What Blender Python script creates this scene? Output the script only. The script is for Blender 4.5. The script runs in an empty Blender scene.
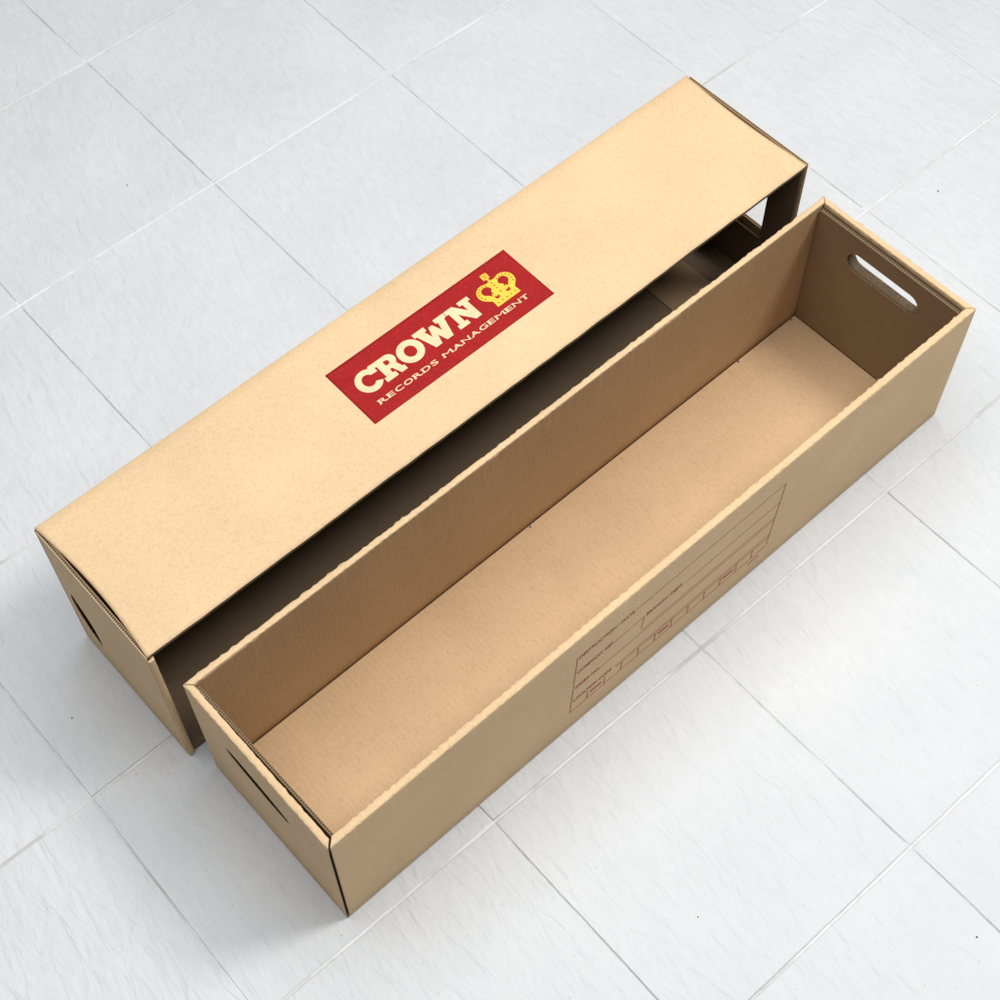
import bpy, bmesh, math, random
from mathutils import Vector, Matrix, noise
random.seed(4)
S = bpy.context.scene
C = S.collection
mm = 0.001

# ------------------------------------------------------------------ materials
def new_mat(name):
    m = bpy.data.materials.new(name); m.use_nodes = True
    nt = m.node_tree
    return m, nt, nt.nodes['Principled BSDF']

def nd(nt, t, **kw):
    n = nt.nodes.new(t)
    for k, v in kw.items():
        if k in n.inputs: n.inputs[k].default_value = v
        else: setattr(n, k, v)
    return n

def ramp(nt, fac, stops):
    r = nt.nodes.new('ShaderNodeValToRGB')
    el = r.color_ramp.elements
    el[0].position, el[0].color = stops[0][0], (*stops[0][1], 1)
    el[1].position, el[1].color = stops[-1][0], (*stops[-1][1], 1)
    for p, c in stops[1:-1]:
        e = el.new(p); e.color = (*c, 1)
    nt.links.new(fac, r.inputs[0])
    return r.outputs[0]

def mixc(nt, fac, a, b, mode='MIX'):
    n = nt.nodes.new('ShaderNodeMix'); n.data_type = 'RGBA'; n.blend_type = mode
    for sock, v in ((0, fac), (6, a), (7, b)):
        if isinstance(v, (int, float)): n.inputs[sock].default_value = v
        elif isinstance(v, tuple): n.inputs[sock].default_value = (*v, 1)
        else: nt.links.new(v, n.inputs[sock])
    return n.outputs[2]

def coords(nt, scale=(1, 1, 1), rot=(0, 0, 0)):
    tc = nt.nodes.new('ShaderNodeTexCoord')
    mp = nt.nodes.new('ShaderNodeMapping')
    mp.inputs['Scale'].default_value = scale; mp.inputs['Rotation'].default_value = rot
    nt.links.new(tc.outputs['Object'], mp.inputs[0])
    return mp.outputs[0]

KRAFT = (0.680, 0.484, 0.282)
def kraft(name, base=KRAFT, wash=0.0, fibre=0.35, stretch=(1, 1, 1), axis='X'):
    m, nt, b = new_mat(name); L = nt.links
    co = coords(nt)
    big = nd(nt, 'ShaderNodeTexNoise', Scale=9, Detail=4); L.new(co, big.inputs[0])
    fine = nd(nt, 'ShaderNodeTexNoise', Scale=420, Detail=5, Roughness=.75); L.new(co, fine.inputs[0])
    mid = nd(nt, 'ShaderNodeTexNoise', Scale=110, Detail=5, Roughness=.7); L.new(co, mid.inputs[0])
    d = tuple(x * .90 for x in base); h = tuple(min(1, x * 1.06) for x in base)
    c = ramp(nt, big.outputs[0], [(.2, d), (.8, h)])
    f1 = ramp(nt, fine.outputs[0], [(.3, (.80, .79, .77)), (.72, (1.12, 1.12, 1.12))])
    c = mixc(nt, fibre, c, f1, 'MULTIPLY') if False else mixc(nt, min(1, fibre * 1.6), c, f1, 'MULTIPLY')
    f2 = ramp(nt, mid.outputs[0], [(.3, (.94, .935, .93)), (.7, (1.03, 1.03, 1.03))])
    c = mixc(nt, min(1, fibre * 1.6), c, f2, 'MULTIPLY')
    # short dark fibres lying along the flutes
    cs = coords(nt, stretch)
    st = nd(nt, 'ShaderNodeTexNoise', Scale=420, Detail=3, Roughness=.6); L.new(cs, st.inputs[0])
    f3 = ramp(nt, st.outputs[0], [(.30, (.74, .70, .64)), (.46, (1, 1, 1))])
    c = mixc(nt, .40 if wash else .2, c, f3, 'MULTIPLY')
    L.new(c, b.inputs['Base Color'])
    b.inputs['Roughness'].default_value = .72
    b.inputs['Specular IOR Level'].default_value = .28
    bp = nd(nt, 'ShaderNodeBump', Strength=.28, Distance=.0006)
    L.new(fine.outputs[0], bp.inputs['Height'])
    last = bp
    wv = nd(nt, 'ShaderNodeTexWave', Scale=.95, Distortion=.8, Detail=1)   # washboard of the flutes
    wv.bands_direction = axis
    wc = coords(nt, (50, 3, 3) if axis == 'X' else (3, 3, 62)); L.new(wc, wv.inputs[0])
    bp2 = nd(nt, 'ShaderNodeBump', Strength=.03 + wash, Distance=.0006)
    L.new(wv.outputs[1], bp2.inputs['Height']); L.new(bp.outputs[0], bp2.inputs['Normal'])
    mb = nd(nt, 'ShaderNodeTexNoise', Scale=16, Detail=2); L.new(co, mb.inputs[0])
    bp3 = nd(nt, 'ShaderNodeBump', Strength=.18, Distance=.004)
    L.new(mb.outputs[0], bp3.inputs['Height']); L.new(bp2.outputs[0], bp3.inputs['Normal'])
    L.new(bp3.outputs[0], b.inputs['Normal'])
    return m

M_OUT = kraft('kraft_liner_outside', stretch=(1, 1, 1))
M_IN = kraft('kraft_liner_inside_shaded', tuple(a * k for a, k in zip(KRAFT, (.70, .655, .61))), .07, .35, (1, .30, .30))  # kraft darkened in colour for the shade on inner faces
M_BASE = kraft('kraft_liner_base_shaded', tuple(a * k for a, k in zip(KRAFT, (.79, .735, .70))), .20, .35, (1, .30, .30))  # kraft darkened less, part of the shade on the base is in its colour
M_END_IN = kraft('kraft_liner_end_inside_shaded', tuple(a * k for a, k in zip(KRAFT, (.38, .355, .335))), .22, .35, (.2, 1, .2), 'Z')  # kraft darkened strongly, the shade on the inner ends is painted in

def flute_mat():
    m, nt, b = new_mat('fluted_board_core'); L = nt.links
    wv = nd(nt, 'ShaderNodeTexWave', Scale=1.0, Distortion=1.5, Detail=2); wv.bands_direction = 'Y'
    wc = coords(nt, (1, 110, 110)); L.new(wc, wv.inputs[0])
    c = ramp(nt, wv.outputs[1], [(.40, (.035, .024, .016)), (.85, (.27, .19, .11))])
    L.new(c, b.inputs['Base Color']); b.inputs['Roughness'].default_value = .9
    return m
M_CORE = flute_mat()
M_LIGHT_PATCH = kraft('kraft_light_patch', tuple(a * k for a, k in zip(KRAFT, (.44, .42, .40))), .1)  # paler than the lid inside, colour stands in for window light
M_LIDIN = kraft('kraft_liner_lid_inside_shaded', tuple(a * k for a, k in zip(KRAFT, (.24, .235, .25))), .12, .35, (1, .30, .30))  # same kraft, shade inside the lid put into its colour

def ink(name, col, var=.12, scale=500, rough=.55, wear=0.0):
    m, nt, b = new_mat(name); L = nt.links
    co = coords(nt)
    n = nd(nt, 'ShaderNodeTexNoise', Scale=scale, Detail=4, Roughness=.7); L.new(co, n.inputs[0])
    n2 = nd(nt, 'ShaderNodeTexNoise', Scale=70, Detail=4); L.new(co, n2.inputs[0])
    c = ramp(nt, n.outputs[0], [(.3, tuple(x * (1 - var) for x in col)), (.7, tuple(min(1, x * (1 + var)) for x in col))])
    c2 = ramp(nt, n2.outputs[0], [(.3, (.9, .9, .9)), (.7, (1.05, 1.05, 1.05))])
    c = mixc(nt, 1.0, c, c2, 'MULTIPLY')
    if wear:
        w = nd(nt, 'ShaderNodeTexNoise', Scale=900, Detail=2); L.new(co, w.inputs[0])
        f = ramp(nt, w.outputs[0], [(.62, (0, 0, 0)), (.72, (wear,) * 3)])
        c = mixc(nt, f, c, KRAFT)
    L.new(c, b.inputs['Base Color']); b.inputs['Roughness'].default_value = rough
    b.inputs['Specular IOR Level'].default_value = .15
    bp = nd(nt, 'ShaderNodeBump', Strength=.2, Distance=.0005)
    L.new(n.outputs[0], bp.inputs['Height']); L.new(bp.outputs[0], b.inputs['Normal'])
    return m
M_RED = ink('red_ink', (.315, .0105, .0115), .12, rough=.75, wear=.15)
M_CREAM = ink('bare_kraft_lettering', (.74, .56, .33), .06)
M_YELLOW = ink('yellow_ink', (.80, .50, .06), .06)
M_DOT = ink('dot_ink', (.42, .11, .02), .1)
M_RAW = ink('raw_cut_board', (.15, .105, .07), .5, 420, .9)
M_FORM = ink('maroon_form_ink', (.30, .055, .05), .3, 700, .7, .6)

def tile_mat():
    m, nt, b = new_mat('white_slate_effect_tile'); L = nt.links
    tc = nt.nodes.new('ShaderNodeTexCoord')
    at = nd(nt, 'ShaderNodeAttribute'); at.attribute_name = 'tile_shift'
    add = nt.nodes.new('ShaderNodeVectorMath'); add.operation = 'ADD'
    L.new(tc.outputs['Object'], add.inputs[0]); L.new(at.outputs['Vector'], add.inputs[1])
    def mp(scale, rz):
        r = nt.nodes.new('ShaderNodeMapping'); r.inputs['Rotation'].default_value = (0, 0, rz)
        s = nt.nodes.new('ShaderNodeMapping'); s.inputs['Scale'].default_value = scale
        L.new(add.outputs[0], r.inputs[0]); L.new(r.outputs[0], s.inputs[0]); return s.outputs[0]
    streak = mp((1, 2.6, 1), math.radians(96))
    iso = mp((1, 1, 1), 0)
    n1 = nd(nt, 'ShaderNodeTexNoise', Scale=24, Detail=4, Roughness=.48, Distortion=.9); L.new(streak, n1.inputs[0])
    n2 = nd(nt, 'ShaderNodeTexNoise', Scale=60, Detail=5, Roughness=.6); L.new(streak, n2.inputs[0])
    n3 = nd(nt, 'ShaderNodeTexNoise', Scale=7, Detail=3); L.new(iso, n3.inputs[0])
    n4 = nd(nt, 'ShaderNodeTexNoise', Scale=420, Detail=3); L.new(iso, n4.inputs[0])
    # cleft ridges
    rg = nd(nt, 'ShaderNodeTexNoise', Scale=8, Detail=3, Roughness=.5, Distortion=1.2); rg.noise_type = 'RIDGED_MULTIFRACTAL'
    L.new(streak, rg.inputs[0])
    c = ramp(nt, n3.outputs[0], [(.3, (.560, .572, .582)), (.7, (.60, .605, .612))])
    c2 = ramp(nt, n2.outputs[0], [(.3, (.95, .95, .95)), (.65, (1.02, 1.02, 1.02))])
    c = mixc(nt, .8, c, c2, 'MULTIPLY')
    fl = nd(nt, 'ShaderNodeTexNoise', Scale=150, Detail=1); L.new(iso, fl.inputs[0])
    fs = ramp(nt, fl.outputs[0], [(.76, (0, 0, 0)), (.80, (.5, .5, .5))])
    c = mixc(nt, fs, c, (.50, .44, .34))
    L.new(c, b.inputs['Base Color'])
    rr = nd(nt, 'ShaderNodeMapRange'); rr.inputs[3].default_value = .36; rr.inputs[4].default_value = .72
    L.new(n2.outputs[0], rr.inputs[0]); L.new(rr.outputs[0], b.inputs['Roughness'])
    b.inputs['Specular IOR Level'].default_value = .32
    b1 = nd(nt, 'ShaderNodeBump', Strength=.76, Distance=.0034); L.new(n1.outputs[0], b1.inputs['Height'])
    b2 = nd(nt, 'ShaderNodeBump', Strength=.22, Distance=.0012); L.new(n2.outputs[0], b2.inputs['Height']); L.new(b1.outputs[0], b2.inputs['Normal'])
    b3 = nd(nt, 'ShaderNodeBump', Strength=.28, Distance=.0020); L.new(rg.outputs[0], b3.inputs['Height']); L.new(b2.outputs[0], b3.inputs['Normal'])
    b4 = nd(nt, 'ShaderNodeBump', Strength=.12, Distance=.0004); L.new(n4.outputs[0], b4.inputs['Height']); L.new(b3.outputs[0], b4.inputs['Normal'])
    L.new(b4.outputs[0], b.inputs['Normal'])
    return m
M_TILE = tile_mat()
def grout_mat(name, lo, hi, t0, t1, scale=5):
    m, nt, b = new_mat(name); L = nt.links
    co = coords(nt)
    n = nd(nt, 'ShaderNodeTexNoise', Scale=scale, Detail=5, Roughness=.7); L.new(co, n.inputs[0])
    n2 = nd(nt, 'ShaderNodeTexNoise', Scale=300, Detail=3); L.new(co, n2.inputs[0])
    c = ramp(nt, n.outputs[0], [(t0, lo), (t1, hi)])
    L.new(c, b.inputs['Base Color']); b.inputs['Roughness'].default_value = .9
    bp = nd(nt, 'ShaderNodeBump', Strength=.5, Distance=.001); L.new(n2.outputs[0], bp.inputs['Height']); L.new(bp.outputs[0], b.inputs['Normal'])
    return m
M_GB = grout_mat('white_grout', (.46, .455, .43), (.70, .70, .69), .38, .56)
M_GA = grout_mat('grey_grout', (.38, .37, .35), (.64, .66, .64), .38, .60, 9)
M_SPECK = ink('dark_grit', (.07, .06, .05))

# ------------------------------------------------------------------ mesh helpers
def obj(name, me, mats, parent=None):
    o = bpy.data.objects.new(name, me); C.objects.link(o)
    if len(me.materials) == 0:
        for m in (mats if isinstance(mats, (list, tuple)) else [mats]): me.materials.append(m)
    if parent: o.parent = parent
    return o

def mesh_from(bm, name):
    bmesh.ops.recalc_face_normals(bm, faces=bm.faces[:])
    me = bpy.data.meshes.new(name); bm.to_mesh(me); bm.free(); return me

def flat_curve_mesh(loops, thick):
    """2D outlines (holes inside) -> filled, extruded mesh centred on z=0."""
    cu = bpy.data.curves.new('c', 'CURVE'); cu.dimensions = '2D'; cu.fill_mode = 'BOTH'; cu.extrude = thick / 2
    for lp in loops:
        sp = cu.splines.new('POLY'); sp.points.add(len(lp) - 1)
        for p, q in zip(sp.points, lp): p.co = (q[0], q[1], 0, 1)
        sp.use_cyclic_u = True
    o = bpy.data.objects.new('c', cu); C.objects.link(o)
    me = bpy.data.meshes.new_from_object(o.evaluated_get(bpy.context.evaluated_depsgraph_get()))
    bpy.data.objects.remove(o); bpy.data.curves.remove(cu)
    return me

def add_plate(bm, loops, thick, fn, mat=0):
    """plate from 2D outlines; fn(u, v, w) -> xyz with w in 0..thick"""
    me = flat_curve_mesh(loops, thick)
    vs = [bm.verts.new(fn(v.co.x, v.co.y, v.co.z + thick / 2)) for v in me.vertices]
    for f in me.polygons:
        try: g = bm.faces.new([vs[i] for i in f.vertices]); g.material_index = mat
        except ValueError: pass
    bpy.data.meshes.remove(me)

def add_box(bm, x0, x1, y0, y1, z0, z1, mat=0):
    vs = [bm.verts.new((x, y, z)) for x in (x0, x1) for y in (y0, y1) for z in (z0, z1)]
    for q in ((0, 1, 3, 2), (4, 6, 7, 5), (0, 4, 5, 1), (2, 3, 7, 6), (0, 2, 6, 4), (1, 5, 7, 3)):
        f = bm.faces.new([vs[i] for i in q]); f.material_index = mat

def add_sweep(bm, stations, prof, mat=0, smooth=True):
    """stations: list; prof(s) -> list of xyz (closed loop)."""
    rings = [[bm.verts.new(p) for p in prof(s)] for s in stations]
    n = len(rings[0])
    for a, b in zip(rings, rings[1:]):
        for i in range(n):
            f = bm.faces.new([a[i], a[(i + 1) % n], b[(i + 1) % n], b[i]]); f.material_index = mat; f.smooth = smooth
    for r in (rings[0], rings[-1]):
        f = bm.faces.new(r); f.material_index = mat

def rect(u0, u1, v0, v1): return [(u0, v0), (u1, v0), (u1, v1), (u0, v1)]
def stadium(u0, u1, vc, h, n=10):
    r = h / 2; out = []
    for k in range(n + 1): a = -math.pi / 2 + math.pi * k / n; out.append((u1 - r + r * math.cos(a), vc + r * math.sin(a)))
    for k in range(n + 1): a = math.pi / 2 + math.pi * k / n; out.append((u0 + r + r * math.cos(a), vc + r * math.sin(a)))
    return out
def arc(cx, cy, rx, ry, a0, a1, n=24):
    return [(cx + rx * math.cos(math.radians(a0 + (a1 - a0) * k / n)), cy + ry * math.sin(math.radians(a0 + (a1 - a0) * k / n))) for k in range(n + 1)]

def nz(s, seed, sc): return noise.noise(Vector((s * sc, seed * 7.3, seed)))

def rim_profile(t, H, base, s, seed, drop=0.0):
    """half of a folded rim: list of (depth, z) from outer base over the fold to inner base"""
    w1 = nz(s, seed, 185) * .0026 + nz(s, seed, 30) * .0004
    w2 = nz(s, seed + 5, 185) * .0026 + nz(s, seed + 5, 30) * .0004
    dz = nz(s, seed + 9, 12) * .0006
    H = H + dz - drop
    return [(0, base), (0, H - .0050), (0 + max(0, w1 * .4), H - .0013), (.0005 + w1 * .6, H - .0005), (.0011 + w1, H - .0001),
            (t / 2, H + .0001), (t - .0011 + w2, H - .0001), (t - .0005 + w2 * .6, H - .0005), (t + min(0, w2 * .4), H - .0013), (t, H - .0050), (t, base)]

# ------------------------------------------------------------------ measured sizes
BL, BW, BH = .8969, .2179, .2043        # tray
LX, LY, LYAW = -.01396, .24693, -.0013  # lid root
LL, LW, LH = .90858, .18986, .2350      # lid

def root(name, loc, rz, label, cat):
    e = bpy.data.objects.new(name, None); C.objects.link(e)
    e.empty_display_size = .05
    e.location = loc; e.rotation_euler = (0, 0, rz); e['label'] = label; e['category'] = cat
    return e

# ================================================================== THE OPEN TRAY
tray = root('archive_box', (0, 0, 0), 0, 'empty open-topped brown cardboard tray with a maroon printed form on its near side', 'box')
N = 620
def wall_long(name, y_out, sgn, t, x0, x1, m0, m1, seed, bow):
    """m0/m1: how much each end is mitred. sgn=+1: inside is towards +y"""
    bm = bmesh.new()
    def prof(k):
        f = k / N; out = []
        s = f * BL
        top = rim_profile(t, BH, .125, s, seed)
        lower = [(0, .125), (0, .07), (0, .02), (0, .0022), (.0006, .0008), (.0018, .0003), (t - .001, .0003), (t, .002), (t, .02), (t, .07), (t, .125)]
        loop = [(d, z) for d, z in reversed(lower[:6])] 
        loop = [(.0018, .0003), (.0006, .0008), (0, .0022), (0, .02), (0, .07)] + top + [(t, .07), (t, .02), (t, .002), (t - .001, .0003)]
        for d, z in loop:
            a = x0 + m0 * d; b = x1 - m1 * d
            x = a + (b - a) * f
            bw = bow * math.sin(math.pi * f) * (z / BH) ** 2 + .0007 * nz(s, seed + 3, 5) * (z / BH)
            out.append((x, y_out + sgn * d + bw, z))
        return out
    add_sweep(bm, range(N + 1), prof)
    me = mesh_from(bm, name)
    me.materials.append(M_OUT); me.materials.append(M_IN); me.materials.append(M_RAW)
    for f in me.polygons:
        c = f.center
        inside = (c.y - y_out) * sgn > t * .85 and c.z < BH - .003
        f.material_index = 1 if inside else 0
        if f.normal.x < -.5 and c.x < .014: f.material_index = 2
    return obj(name, me, [M_OUT, M_IN, M_CORE], tray)
wall_long('side_wall', 0.0, +1, .0086, .0026, BL, 1, 1, 1, .0004)
wall_long('side_wall', BW, -1, .0072, .0004, BL - .0004, 1, 1, 2, -.0004)

def end_wall(name, x_out, sgn, t, y0, y1, m0, m1, holes, seed, recess=False):
    bm = bmesh.new()
    zc = BH - .012
    yc0 = lambda d: y0 + m0 * d
    yc1 = lambda d: y1 - m1 * d
    def fn(u, v, w):
        if u < 1e-5: u = m0 * w
        elif u > (y1 - y0) - 1e-5: u = (y1 - y0) - m1 * w
        return (x_out + sgn * w, y0 + u, v)
    hs = [[(a - y0, b) for a, b in h] for h in holes]
    if recess:      # thin skin cut by the slit, wider pocket torn out of the board behind it
        add_plate(bm, [rect(0, y1 - y0, .0004, zc)] + hs, .0004, lambda u, v, w: fn(u, v, w))
        big = rect(.060 - y0, .176 - y0, .108, .160)
        add_plate(bm, [rect(0, y1 - y0, .0004, zc), big], t - .0004, lambda u, v, w: fn(u, v, w + .0004))
    else:
        add_plate(bm, [rect(0, y1 - y0, .0004, zc)] + hs, t, fn)
    n = 90
    def prof(k):
        f = k / n; out = []
        for d, z in rim_profile(t, BH, zc, f * .2, seed):
            a, b = y0 + m0 * d, y1 - m1 * d
            out.append((x_out + sgn * d, a + (b - a) * f, z))
        return out
    add_sweep(bm, range(n + 1), prof)
    me = mesh_from(bm, name)
    for f in me.polygons:       # raw cut edges of the hand hole and of the open corner
        c = f.center
        if abs(f.normal.x) < .9 and c.z < zc - .001 and (.03 < c.y < .19 and c.z > .05 or (c.y < .009 and x_out == 0 and f.normal.y < -.5)): f.material_index = 1
    return obj(name, me, [M_OUT, M_RAW], tray)

slot_full = stadium(.0575, .1600, .1590, .0285)
# narrow, half closed slit of the near-left end
slit = []
for k in range(25):
    f = k / 24; slit.append((.0690 + f * .098, .1300 + .0110 * f - .0096 * math.sin(math.pi * f) ** .4 - .0006 * nz(f, 3, 30)))
for k in range(24, -1, -1):
    f = k / 24; slit.append((.0690 + f * .098, .1304 + .0112 * f + .0088 * math.sin(math.pi * f) ** .4 + .0009 * nz(f, 8, 30)))
eL = end_wall('end_wall', 0.0, +1, .0078, .0004, BW - .0003, 1, 1, [slit], 11, True)
eR = end_wall('end_wall', BL, -1, .0078, .0003, BW - .0003, 1, 1, [slot_full], 12)

def board(bm, u0, u1, v0, v1, t, fn, holes=(), core_in=.0014, pocket=None):
    """corrugated board: two liners and a recessed fluted core"""
    lt = .0006
    grow = lambda h, g: [(x + (g if x > sum(p[0] for p in h) / len(h) else -g), y + (g if y > sum(p[1] for p in h) / len(h) else -g)) for x, y in h]
    add_plate(bm, [rect(u0, u1, v0, v1)] + list(holes), lt, lambda u, v, w: fn(u, v, w), 0)
    add_plate(bm, [rect(u0, u1, v0, v1)] + ([pocket] if pocket else list(holes)), lt, lambda u, v, w: fn(u, v, w + t - lt), 1)
    add_plate(bm, [rect(u0 + core_in, u1 - core_in, v0 + core_in, v1 - core_in)] + ([pocket] if pocket else [grow(h, core_in) for h in holes]), t - 2 * lt - .0001, lambda u, v, w: fn(u, v, w + lt + .00005), 2)

# inner tuck-in panels of both ends
bm = bmesh.new()
def fn(u, v, w):   # w=0 faces the end wall; leans inwards towards the near corner
    lean = .0022 * (1 - (u - .012) / .19) + .0006
    return (.0078 + lean * (v / BH) + w + .0003 * nz(u, 2, 40) + .0004, u, v)
ys = [.0092 + i * (BW - .0170) / 12 for i in range(13)]
board(bm, ys[0], ys[-1], .0048, BH - .0035, .0030, fn, core_in=.0008)
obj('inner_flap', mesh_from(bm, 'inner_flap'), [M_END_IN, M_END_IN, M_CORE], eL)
bm = bmesh.new()
fn = lambda u, v, w: (BL - .0098 - w - .0008 * (v / BH), u, v)
board(bm, .0092, BW - .0085, .0052, BH - .0060, .0040, fn, [slot_full], core_in=.0009)
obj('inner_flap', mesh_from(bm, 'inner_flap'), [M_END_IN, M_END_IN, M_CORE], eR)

# base panel, small tuck slots along its far edge show as nicks
bm = bmesh.new()
x0, x1, y0, y1 = .0120, BL - .0150, .0094, BW - .0087
out = [(x0, y0), (x1, y0), (x1, y1)]
for xs in (.8735, .7800, .4380): out += [(xs + .0022, y1), (xs + .0018, y1 - .0032), (xs - .0014, y1 - .0026), (xs - .0020, y1)]
out += [(x0, y1)]
add_plate(bm, [out], .0038, lambda u, v, w: (u, v, w + .0012), 0)
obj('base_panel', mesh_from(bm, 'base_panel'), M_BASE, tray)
bm = bmesh.new()                                                   # outer layer of the base, closes the bottom
add_box(bm, .0088, BL - .0088, .0092, BW - .0078, .0003, .0010)
obj('bottom_layer', mesh_from(bm, 'bottom_layer'), M_OUT, tray)

# ---- text
def text_mesh(body, height, width=None, bold=0.0, depth=.0003, spacing=1.0):
    cu = bpy.data.curves.new('t', 'FONT'); cu.body = body; cu.extrude = .5; cu.offset = bold; cu.space_character = spacing
    o = bpy.data.objects.new('t', cu); C.objects.link(o)
    me = bpy.data.meshes.new_from_object(o.evaluated_get(bpy.context.evaluated_depsgraph_get()))
    bpy.data.objects.remove(o); bpy.data.curves.remove(cu)
    xs = [v.co.x for v in me.vertices]; ys_ = [v.co.y for v in me.vertices]
    sx = (width / (max(xs) - min(xs))) if width else None
    sy = height / .70
    if sx is None: sx = sy
    for v in me.vertices:
        v.co = ((v.co.x - min(xs)) * sx, v.co.y * sy, (v.co.z + .5) * depth)
    return me
def add_mesh(bm, me, fn, mat=0):
    vs = [bm.verts.new(fn(*v.co)) for v in me.vertices]
    for f in me.polygons:
        try: g = bm.faces.new([vs[i] for i in f.vertices]); g.material_index = mat
        except ValueError: pass
    bpy.data.meshes.remove(me)

# ---- printed form on the near wall (ink .15 mm proud)
bm = bmesh.new()
def yw(x, z):
    f = x / BL
    return .0004 * math.sin(math.pi * f) * (z / BH) ** 2 + .0007 * nz(x, 4, 5) * (z / BH)
PR = .00025
def hline(xa, xb, za, zb, w=.00055):
    n = 24
    def prof(k):
        f = k / n; x = xa + (xb - xa) * f; z = za + (zb - za) * f; y = yw(x, z)
        return [(x, y - PR, z - w / 2), (x, y - PR, z + w / 2), (x, y + .0003, z + w / 2), (x, y + .0003, z - w / 2)]
    add_sweep(bm, range(n + 1), prof, smooth=False)
def vline(xa, za, xb, zb, w=.0009):
    n = 10
    def prof(k):
        f = k / n; x = xa + (xb - xa) * f; z = za + (zb - za) * f; y = yw(x, z)
        return [(x - w / 2, y - PR, z), (x + w / 2, y - PR, z), (x + w / 2, y + .0003, z), (x - w / 2, y + .0003, z)]
    add_sweep(bm, range(n + 1), prof, smooth=False)
def ftext(body, x, z, width, h):
    me = text_mesh(body, h, width, bold=.012)
    add_mesh(bm, me, lambda a, b, c: (x + a, yw(x + a, z + b) - c * .8 + .00002, z + b))
vline(.3085, .1655, .3025, .0420)
vline(.6065, .1640, .5990, .0450)
hline(.3890, .6060, .1615, .1635)
ftext('DESTRUCTION / DATE', .3112, .1585, .0760, .0062)
hline(.3600, .4035, .1280, .1285)
ftext('COMPANY REF', .3095, .1262, .0495, .0062)
ftext('BRANCH / DEPT.', .4065, .1262, .0530, .0062)
hline(.4620, .6045, .1275, .1285)
vline(.4035, .1300, .4008, .1050)
hline(.4008, .6025, .0995, .1000); hline(.3420, .6022, .0940, .0945)
ftext('INDEX NO.', .3085, .0925, .0340, .0062)
hline(.3650, .6000, .0650, .0655); hline(.3680, .6000, .0600, .0600)
ftext('LOCATION CODE', .3070, .0632, .0540, .0060)
hline(.3035, .5985, .0425, .0420)
for i in range(11):
    x = .3271 + .02475 * i
    vline(x, .0595, x - .0004, .0425, .0010)
for i in (0, 4, 8):
    x = .3271 + .02475 * i
    ftext('SHELF' if i == 0 else ('BAY' if i == 4 else 'LEVEL'), x + .0045, .0508, .0160, .0045) if False else hline(x + .0042, x + .0200, .0530, .0530, .0034)
hline(.5760, .5890, .0325, .0325, .0018); hline(.5715, .5728, .0318, .0318, .0026); hline(.5738, .5750, .0320, .0320, .0022)
form = obj('printed_form', mesh_from(bm, 'printed_form'), M_FORM, tray)

# ================================================================== THE LID LYING ON ITS SIDE
lid = root('box_lid', (LX, LY, .0004), LYAW, 'cardboard lid lying on its side behind the tray, red logo with yellow crown on top', 'lid')

def warp_u(x, y):  # concave short edges of the printed panel
    f = x / LL; g = y / LW
    k = math.sin(math.pi * min(1, max(0, g)))
    if f < .5: return .0062 * k * (1 - 2 * f) ** 2
    return -.0046 * k * (2 * f - 1) ** 2
def top_z(x, y): 
    f = x / LL; g = y / LW
    return -.0010 * math.sin(math.pi * f) * (1 - g) + .0004 * nz(x, 6, 6)
def edge_y(x): return .0006 * nz(x, 21, 9) + .0005 * nz(x, 25, 45)
bm = bmesh.new()
NX, NY, T = 220, 26, .0042
def tp(i, j, top):
    x = .0012 + (LL - .0036) * i / NX; y = .0 + (LW - .0006) * j / NY
    if j == 0: y += edge_y(x)
    z = LH + top_z(x, y) - (0 if top else T)
    if top and j == NY: z -= .0009
    if top and j == NY - 1: y = LW - .0016
    return (x + warp_u(x, y), y, z)
for lay in (0, 1):
    g = [[bm.verts.new(tp(i, j, lay == 0)) for j in range(NY + 1)] for i in range(NX + 1)]
    for i in range(NX):
        for j in range(NY):
            f = bm.faces.new([g[i][j], g[i + 1][j], g[i + 1][j + 1], g[i][j + 1]]); f.smooth = True; f.material_index = lay
    if lay == 0: g0 = g
def strip(a, b, mi=0):
    for k in range(len(a) - 1):
        bm.faces.new([a[k], a[k + 1], b[k + 1], b[k]]).material_index = mi
strip([r[0] for r in g0], [r[0] for r in g], 2); strip([r[-1] for r in g0], [r[-1] for r in g]); strip(g0[0], g[0]); strip(g0[-1], g[-1])
printed = obj('printed_panel', mesh_from(bm, 'printed_panel'), [M_OUT, M_LIDIN, M_RAW], lid)

# long panel that now lies on the floor, and the lid's crown panel now standing at the back
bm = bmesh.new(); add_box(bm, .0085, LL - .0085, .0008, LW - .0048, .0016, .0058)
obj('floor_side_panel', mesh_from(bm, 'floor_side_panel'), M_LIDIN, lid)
bm = bmesh.new(); add_box(bm, .7900, .8560, .0040, LW - .0060, .0061, .0072)  # added sheet imitating a patch of window light on the lid floor
obj('light_patch_sheet', mesh_from(bm, 'light_patch_sheet'), M_LIGHT_PATCH, lid)
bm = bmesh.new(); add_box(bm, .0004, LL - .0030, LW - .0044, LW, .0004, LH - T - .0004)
obj('back_panel', mesh_from(bm, 'back_panel'), M_LIDIN, lid)

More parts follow.
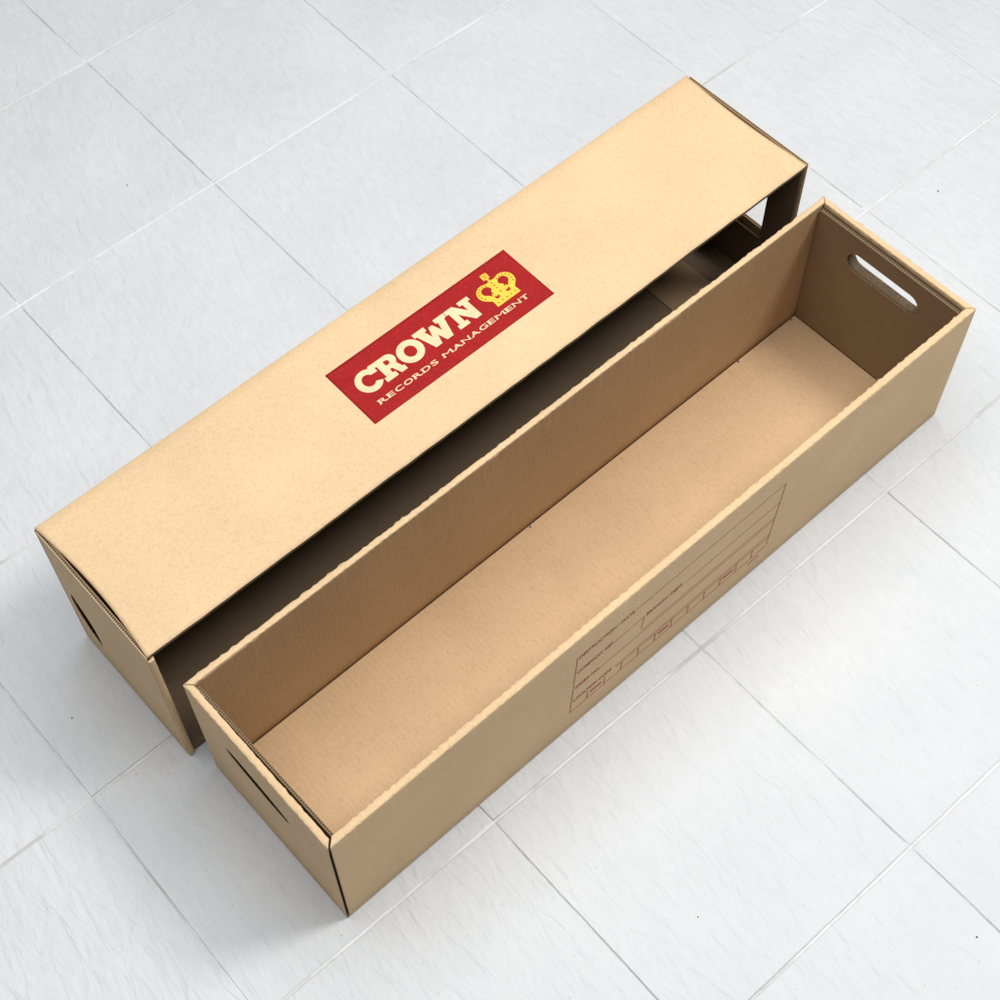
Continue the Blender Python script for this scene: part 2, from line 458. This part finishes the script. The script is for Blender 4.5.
# end panels, outer + inner ply with open handle holes
def wobble(y, z): return .0
slotL = []
for k in range(21):
    f = k / 20; slotL.append((.1400 + f * .0240 - .0120 * math.sin(math.pi * f), .0430 + f * .0860))
for k in range(20, -1, -1):
    f = k / 20; slotL.append((.1402 + f * .0242 + .0010 + .0175 * math.sin(math.pi * f) ** .6, .0430 + f * .0860))
bm = bmesh.new()
board(bm, .0, LW - .0050, .0006, LH - .0012, .0040, lambda u, v, w: (w - .0006 * math.sin(math.pi * u / LW), u, v), [slotL], core_in=.0010, pocket=rect(.108, .1815, .022, .165))
eL2 = obj('end_panel', mesh_from(bm, 'end_panel'), [M_OUT, M_IN, M_CORE], lid)
bm = bmesh.new()
n = 80
def prof(k):       # folded front edge of the left end
    f = k / n; z = .0012 + f * (LH - .0075); w = nz(z, 31, 60) * .0004
    return [(.0005 + w, -.0001, z), (.0006 + w, -.0012, z), (.0016 + w, -.0022, z), (.0052 + w, -.0024, z), (.0068 + w, -.0014, z), (.0072, 0, z), (.0074, .016, z), (.0048, .016, z), (.0045, 0, z)]
add_sweep(bm, range(n + 1), prof)
obj('folded_edge', mesh_from(bm, 'folded_edge'), M_OUT, eL2)
bm = bmesh.new()
winR = rect(.0405, .1040, .0900, .1780)
winI = rect(.0400, .1050, .0790, .1790)
board(bm, 0, LW - .0050, .0006, LH + .0002, .0040, lambda u, v, w: (LL - w + .0010 * math.sin(math.pi * u / LW), u, v), [winR], core_in=.0008)
eR2 = obj('end_panel', mesh_from(bm, 'end_panel'), [M_OUT, M_IN, M_CORE], lid)
bm = bmesh.new()
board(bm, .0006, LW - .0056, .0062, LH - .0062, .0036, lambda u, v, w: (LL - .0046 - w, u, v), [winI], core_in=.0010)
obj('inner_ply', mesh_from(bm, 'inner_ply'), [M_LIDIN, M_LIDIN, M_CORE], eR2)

# ---- logo: red block, lettering, crown (.2 - .4 mm ink layers following the panel)
U0, V0 = .3255, .0580
def on_top(u, v, h):
    x = U0 + u; y = V0 + v
    return (x + warp_u(x, y), y, LH + top_z(x, y) + h)
bm = bmesh.new()
nu, nv = 60, 20
W_, H_ = .2490, .0812
for lay, h in ((0, .00012),):
    g = [[bm.verts.new(on_top(W_ * i / nu, H_ * j / nv, h)) for j in range(nv + 1)] for i in range(nu + 1)]
    for i in range(nu):
        for j in range(nv):
            f = bm.faces.new([g[i][j], g[i + 1][j], g[i + 1][j + 1], g[i][j + 1]]); f.smooth = True
rim = [g[i][0] for i in range(nu + 1)] + [g[nu][j] for j in range(1, nv + 1)] + [g[i][nv] for i in range(nu - 1, -1, -1)] + [g[0][j] for j in range(nv - 1, 0, -1)]
low = [bm.verts.new((v.co.x, v.co.y, v.co.z - .0006)) for v in rim]
for k in range(len(rim)):
    bm.faces.new([rim[k], rim[(k + 1) % len(rim)], low[(k + 1) % len(rim)], low[k]])
logo = obj('red_logo_block', mesh_from(bm, 'red_logo_block'), M_RED, lid)

def shape(bm, loops, h0=.00015, th=.00022):
    add_plate(bm, [[(a * mm, b * mm) for a, b in l] for l in loops], th, lambda u, v, w: on_top(u, v, h0 + w))
LC = [(44.2, 49.3), (44.2, 60.2), (39.6, 60.2), (38.4, 58.3)] + arc(29.8, 45.6, 15.0, 14.8, 62, 327, 40) + arc(29.8, 45.9, 7.2, 7.8, 318, 32, 30)
LR = [(43.4, 60), (60.5, 60)] + arc(60.5, 52, 9, 8, 80, -42, 12) + [(66.2, 44.5), (68.2, 37.2), (70.4, 37.2), (70.4, 31), (62.4, 31), (58.2, 42.4), (55.2, 42.4), (55.2, 37), (58.2, 37), (58.2, 31), (43.4, 31), (43.4, 37), (46.8, 37), (46.8, 54), (43.4, 54)]
LRh = [(55.2, 54.2), (58.6, 54.2)] + arc(58.6, 51.2, 2.6, 3.0, 80, -90, 8) + [(55.2, 48.2)]
LO, LOh = arc(86.2, 45.5, 15.3, 14.9, 0, 354, 60), arc(86.2, 45.5, 6.9, 7.4, 0, 350, 36)
LWt = [(99.8, 60.2), (115.8, 60.2), (115.8, 54.4), (112.6, 54.4), (115.4, 44.0), (119.6, 56), (124.6, 56), (128.8, 44.0), (131.4, 54.4), (128.8, 54.4), (128.8, 60.2), (143.2, 60.2), (143.2, 54.4), (140.2, 54.4), (133.4, 31), (125.0, 31), (121.4, 42.2), (117.8, 31), (109.6, 31), (102.6, 54.4), (99.8, 54.4)]
LN = [(144, 60.2), (155.4, 60.2), (166, 44.8), (166, 54.6), (162.2, 54.6), (162.2, 60.2), (176.8, 60.2), (176.8, 54.6), (173.4, 54.6), (173.4, 31), (165.4, 31), (154, 47.8), (154, 36.6), (157.2, 36.6), (157.2, 31), (143.6, 31), (143.6, 36.6), (146.8, 36.6), (146.8, 54.6), (144, 54.6)]
bm = bmesh.new()
for l in ([LC], [LR, LRh], [LO, LOh], [LWt], [LN]): shape(bm, l)
obj('lettering', mesh_from(bm, 'lettering'), M_CREAM, logo)
bm = bmesh.new()
# tagline, word by word, with small slab serifs
for body, ua, ub in (('RECORDS', .0200, .0988), ('MANAGEMENT', .1070, .2262)):
    # wide letters: lay each glyph out on its own share of the word
    share = {'M': 1.35, 'I': .5, 'N': 1.1, 'G': 1.1, 'O': 1.12, 'D': 1.08, 'A': 1.12, 'S': .85, 'E': .9, 'T': .95, 'R': 1.02, 'C': 1.02}
    tot = sum(share[c] for c in body); gap = .23
    unit = (ub - ua) / (tot + gap * (len(body) - 1)); x = ua
    for c in body:
        wd = share[c] * unit
        me = text_mesh(c, .0058, wd, bold=0 if c in 'MN' else .016)
        add_mesh(bm, me, lambda a, b, cc, x=x: on_top(x + a, .0147 + b, .00015 + cc * .8))
        ser = .0008
        feet = {'R': [(0, 0), (1, 0), (0, 1)], 'E': [(0, 0), (0, 1)], 'D': [(0, 0), (0, 1)], 'M': [(0, 0), (1, 0)], 'A': [(0, 0), (1, 0)], 'N': [(0, 0), (0, 1), (1, 1)], 'T': [(.5, 0)]}.get(c, [])
        for fx, fy in feet:
            ux = x + wd * fx; vy = .0147 + (.0058 - .0009 if fy else 0)
            hw = .0016 if fx == .5 else .0008
            add_plate(bm, [rect(ux - hw, ux + hw, vy, vy + .0009)], .0002, lambda u, v, w: on_top(u, v, .00021 + w))
        x += wd + gap * unit
obj('tagline', mesh_from(bm, 'tagline'), M_CREAM, logo)
# crown emblem
bm = bmesh.new()
cx = 208.8
right = [(cx + 16.2, 26.8), (cx + 15.6, 35.6)] + [(cx + 17.2, 37.0)] + arc(cx + 12.8, 48.6, 11.6, 11.4, -55, 118, 26) + [(cx + 3.2, 58.4), (cx + 1.2, 59.4)]
outl = right + [(2 * cx - a, b) for a, b in reversed(right)]
hR = [(cx + 5.2, 49.8)] + arc(cx + 11.6, 50.2, 6.2, 5.8, 150, -60, 18) + [(cx + 12.6, 43.0), (cx + 11.0, 40.6), (cx + 10.2, 44.2), (cx + 7.4, 43.2), (cx + 8.6, 46.6)]
sR = [(cx + 4.4, 36.2), (cx + 5.8, 39.8), (cx + 7.6, 37.8), (cx + 8.8, 40.2), (cx + 10.8, 37.4), (cx + 8.6, 35.0)]
mir = lambda l: [(2 * cx - a, b) for a, b in l]
shape(bm, [outl, hR, mir(hR), sR, mir(sR)])
cy = 66.6
cross = []
for q in range(4):
    a = math.radians(90 * q)
    for px, py in ((-3.8, 4.2), (0, 4.3)):
        cross.append((cx - .2 + px * math.cos(a) + py * math.sin(a), cy - px * math.sin(a) + py * math.cos(a)))
shape(bm, [cross])
shape(bm, [rect(cx - 1.3, cx + .9, 59.2, 62.2)], .00020)
emblem = obj('crown_emblem', mesh_from(bm, 'crown_emblem'), M_YELLOW, logo)
bm = bmesh.new()
dots = []
for a in (-38, -10, 16, 42, 68, 94, 122): dots.append((cx + 12.6 + 8.9 * math.cos(math.radians(a)), 48.8 + 8.7 * math.sin(math.radians(a))))
dots += [(2 * cx - a, b) for a, b in dots]
dots += [(cx, 55.4), (cx, 51.0), (cx, 46.8)]
dots += [(cx - 12 + 6 * k, 30.6) for k in range(5)]
for a, b in dots: shape(bm, [arc(a, b, .95, .95, 0, 324, 9)], .00033, .00016)
st = [(cx + (2.0 if k % 2 == 0 else .8) * math.sin(k * math.pi / 4), 41.0 + (2.0 if k % 2 == 0 else .8) * math.cos(k * math.pi / 4)) for k in range(8)]
shape(bm, [st], .00033, .00016)
for s in (1, -1): shape(bm, [[(cx - .2 - 3.2, cy - s * 3.4), (cx - .2 - 2.7, cy - s * 3.8), (cx - .2 + 3.2, cy + s * 3.4), (cx - .2 + 2.7, cy + s * 3.8)]], .00034 + (.0001 if s > 0 else 0), .00012)
d = obj('crown_jewels', mesh_from(bm, 'crown_jewels'), M_DOT, logo)

# ================================================================== TILED FLOOR (one structure)
TX, TY, TYAW, TS = .4874, .872, -.0138, .3
cth, sth = math.cos(TYAW), math.sin(TYAW)
def tw(b, a):  # grid index -> world; b along +x, a towards the viewer
    u, v = b * TS, -a * TS
    return (TX + cth * u - sth * v, TY + sth * u + cth * v)
fix = {}
FIXES = {}
def corner(b, a):
    x, y = tw(b, a)
    r = random.Random(b * 91 + a * 17)
    return (x + r.uniform(-.0008, .0008) + FIXES.get((b, a), (0, 0))[0], y + r.uniform(-.0008, .0008) + FIXES.get((b, a), (0, 0))[1])
FIXES[(-2, 2)] = (.0030, -.0035)
bm = bmesh.new()
sh = bm.faces.layers.float_vector.new('tile_shift')
GBW, GAW = .0017, .0010     # half widths of the two grout directions
R0, R1 = -9, 9
K = 12
for b in range(R0, R1):
    for a in range(R0, R1):
        p00, p10, p11, p01 = corner(b, a), corner(b + 1, a), corner(b + 1, a + 1), corner(b, a + 1)
        rr = random.Random(b * 1013 + a * 7)
        lift = rr.uniform(-.0003, .0003); tx, ty = rr.uniform(-.0010, .0010), rr.uniform(-.0010, .0010)
        shift = (rr.uniform(-30, 30), rr.uniform(-30, 30), rr.uniform(-3, 3))
        gb = GBW * rr.uniform(.85, 1.1); ga = GAW * rr.uniform(.7, 1.25)
        def P(s, t, z, inset, wob=True):
            # s along +x (0..1), t towards viewer
            x = (1 - s) * ((1 - t) * p00[0] + t * p01[0]) + s * ((1 - t) * p10[0] + t * p11[0])
            y = (1 - s) * ((1 - t) * p00[1] + t * p01[1]) + s * ((1 - t) * p10[1] + t * p11[1])
            ox = (1 if s == 0 else -1 if s == 1 else 0) * (ga + inset)
            oy = (-1 if t == 0 else 1 if t == 1 else 0) * (gb + inset)
            if wob:
                w = .0005 * nz(x * 1 + y * 1.7, 40, 40)
                if s in (0, 1): ox += w
                if t in (0, 1): oy += w
            return bm.verts.new((x + cth * ox - sth * oy, y + sth * ox + cth * oy, z + lift + tx * (s - .5) + ty * (t - .5)))
        seq = [(k / K, 0) for k in range(K)] + [(1, k / K) for k in range(K)] + [(1 - k / K, 1) for k in range(K)] + [(0, 1 - k / K) for k in range(K)]
        r0 = [P(s, t, -.0035, -.0004) for s, t in seq]
        r1 = [P(s, t, -.0009, -.0003) for s, t in seq]
        r2 = [P(s, t, -.0002, .0003) for s, t in seq]
        r3 = [P(s, t, -.0000, .0012) for s, t in seq]
        n = len(seq)
        for A, B in ((r0, r1), (r1, r2), (r2, r3)):
            for k in range(n):
                f = bm.faces.new([A[k], A[(k + 1) % n], B[(k + 1) % n], B[k]]); f.smooth = True; f[sh] = shift
        f = bm.faces.new(r3); f[sh] = shift
for f in bm.faces: f.normal_update()
# grout beds
def gr(b0, a0, b1, a1, hw, z, mi):
    (xa, ya), (xb, yb) = tw(b0, a0), tw(b1, a1)
    dx, dy = xb - xa, yb - ya; l = math.hypot(dx, dy); nx, ny = -dy / l * hw, dx / l * hw
    f = bm.faces.new([bm.verts.new((xa - nx, ya - ny, z)), bm.verts.new((xb - nx, yb - ny, z)), bm.verts.new((xb + nx, yb + ny, z)), bm.verts.new((xa + nx, ya + ny, z))])
    f.material_index = mi
for k in range(R0, R1 + 1):
    gr(R0, k, R1, k, .008, -.0011, 1)
    gr(k, R0, k, R1, .0055, -.0013, 2)
# flecks of grit lying on the tiles
for x, y, r in ((.402, .9472, .0010), (-.0819, .366, .0011), (.2596, -.2327, .0008), (.4488, -.4305, .0010), (1.1715, .2235, .0012)):
    k = 7; ring = []
    c = bm.verts.new((x, y, .0018))
    for q in range(k):
        a = q * 2 * math.pi / k; rr = r * random.uniform(.6, 1.2)
        ring.append(bm.verts.new((x + rr * math.cos(a), y + rr * math.sin(a), .0006)))
    for q in range(k):
        f = bm.faces.new([ring[q], ring[(q + 1) % k], c]); f.material_index = 3
me = bpy.data.meshes.new('floor'); bm.to_mesh(me); bm.free()
for m in (M_TILE, M_GB, M_GA, M_SPECK): me.materials.append(m)
floor = bpy.data.objects.new('floor', me); C.objects.link(floor)
floor.location = (0, 0, -.0006)
floor['kind'] = 'structure'

# ================================================================== LIGHT
w = bpy.data.worlds.new('World'); S.world = w; w.use_nodes = True
bg = w.node_tree.nodes['Background']
bg.inputs[0].default_value = (.96, .98, 1.0, 1); bg.inputs[1].default_value = .12

def area(name, loc, target, size, power, col, shape_='DISK', size_y=None):
    l = bpy.data.lights.new(name, 'AREA'); l.shape = shape_; l.size = size
    if size_y: l.size_y = size_y
    l.energy = power; l.color = col
    o = bpy.data.objects.new(name, l); C.objects.link(o); o.location = loc
    o.rotation_euler = (Vector(target) - Vector(loc)).to_track_quat('-Z', 'Y').to_euler()
    return o
TGT = Vector((.45, .2, 0))
kd = Vector((.45, -.28, .86)).normalized()
area('window_light', TGT + kd * 3.2, TGT, .80, 47, (1.0, .985, .955))
area('overhead_fill', (.36, .32, 2.8), (.36, .33, 0), 2.7, 86, (.97, .985, 1.0), 'SQUARE')  # unseen area lamp added overhead as fill

# ================================================================== CAMERA
cd = bpy.data.cameras.new('camera'); cam = bpy.data.objects.new('camera', cd); C.objects.link(cam)
cam.location = (-.19874489, -.46210978, 1.59402737)
cam.rotation_euler = (.54335413, .01680742, -.72978015)
cd.sensor_width = 36; cd.lens = 1.61690275 * 36
cd.shift_x = .01858; cd.shift_y = .00026
cd.clip_start = .05; cd.clip_end = 100
S.camera = cam
S.render.resolution_x = S.render.resolution_y = 1024
vs = S.view_settings
vs.view_transform = 'Standard'; vs.look = 'None'; vs.exposure = 0.13; vs.gamma = 1; vs.use_curve_mapping = False
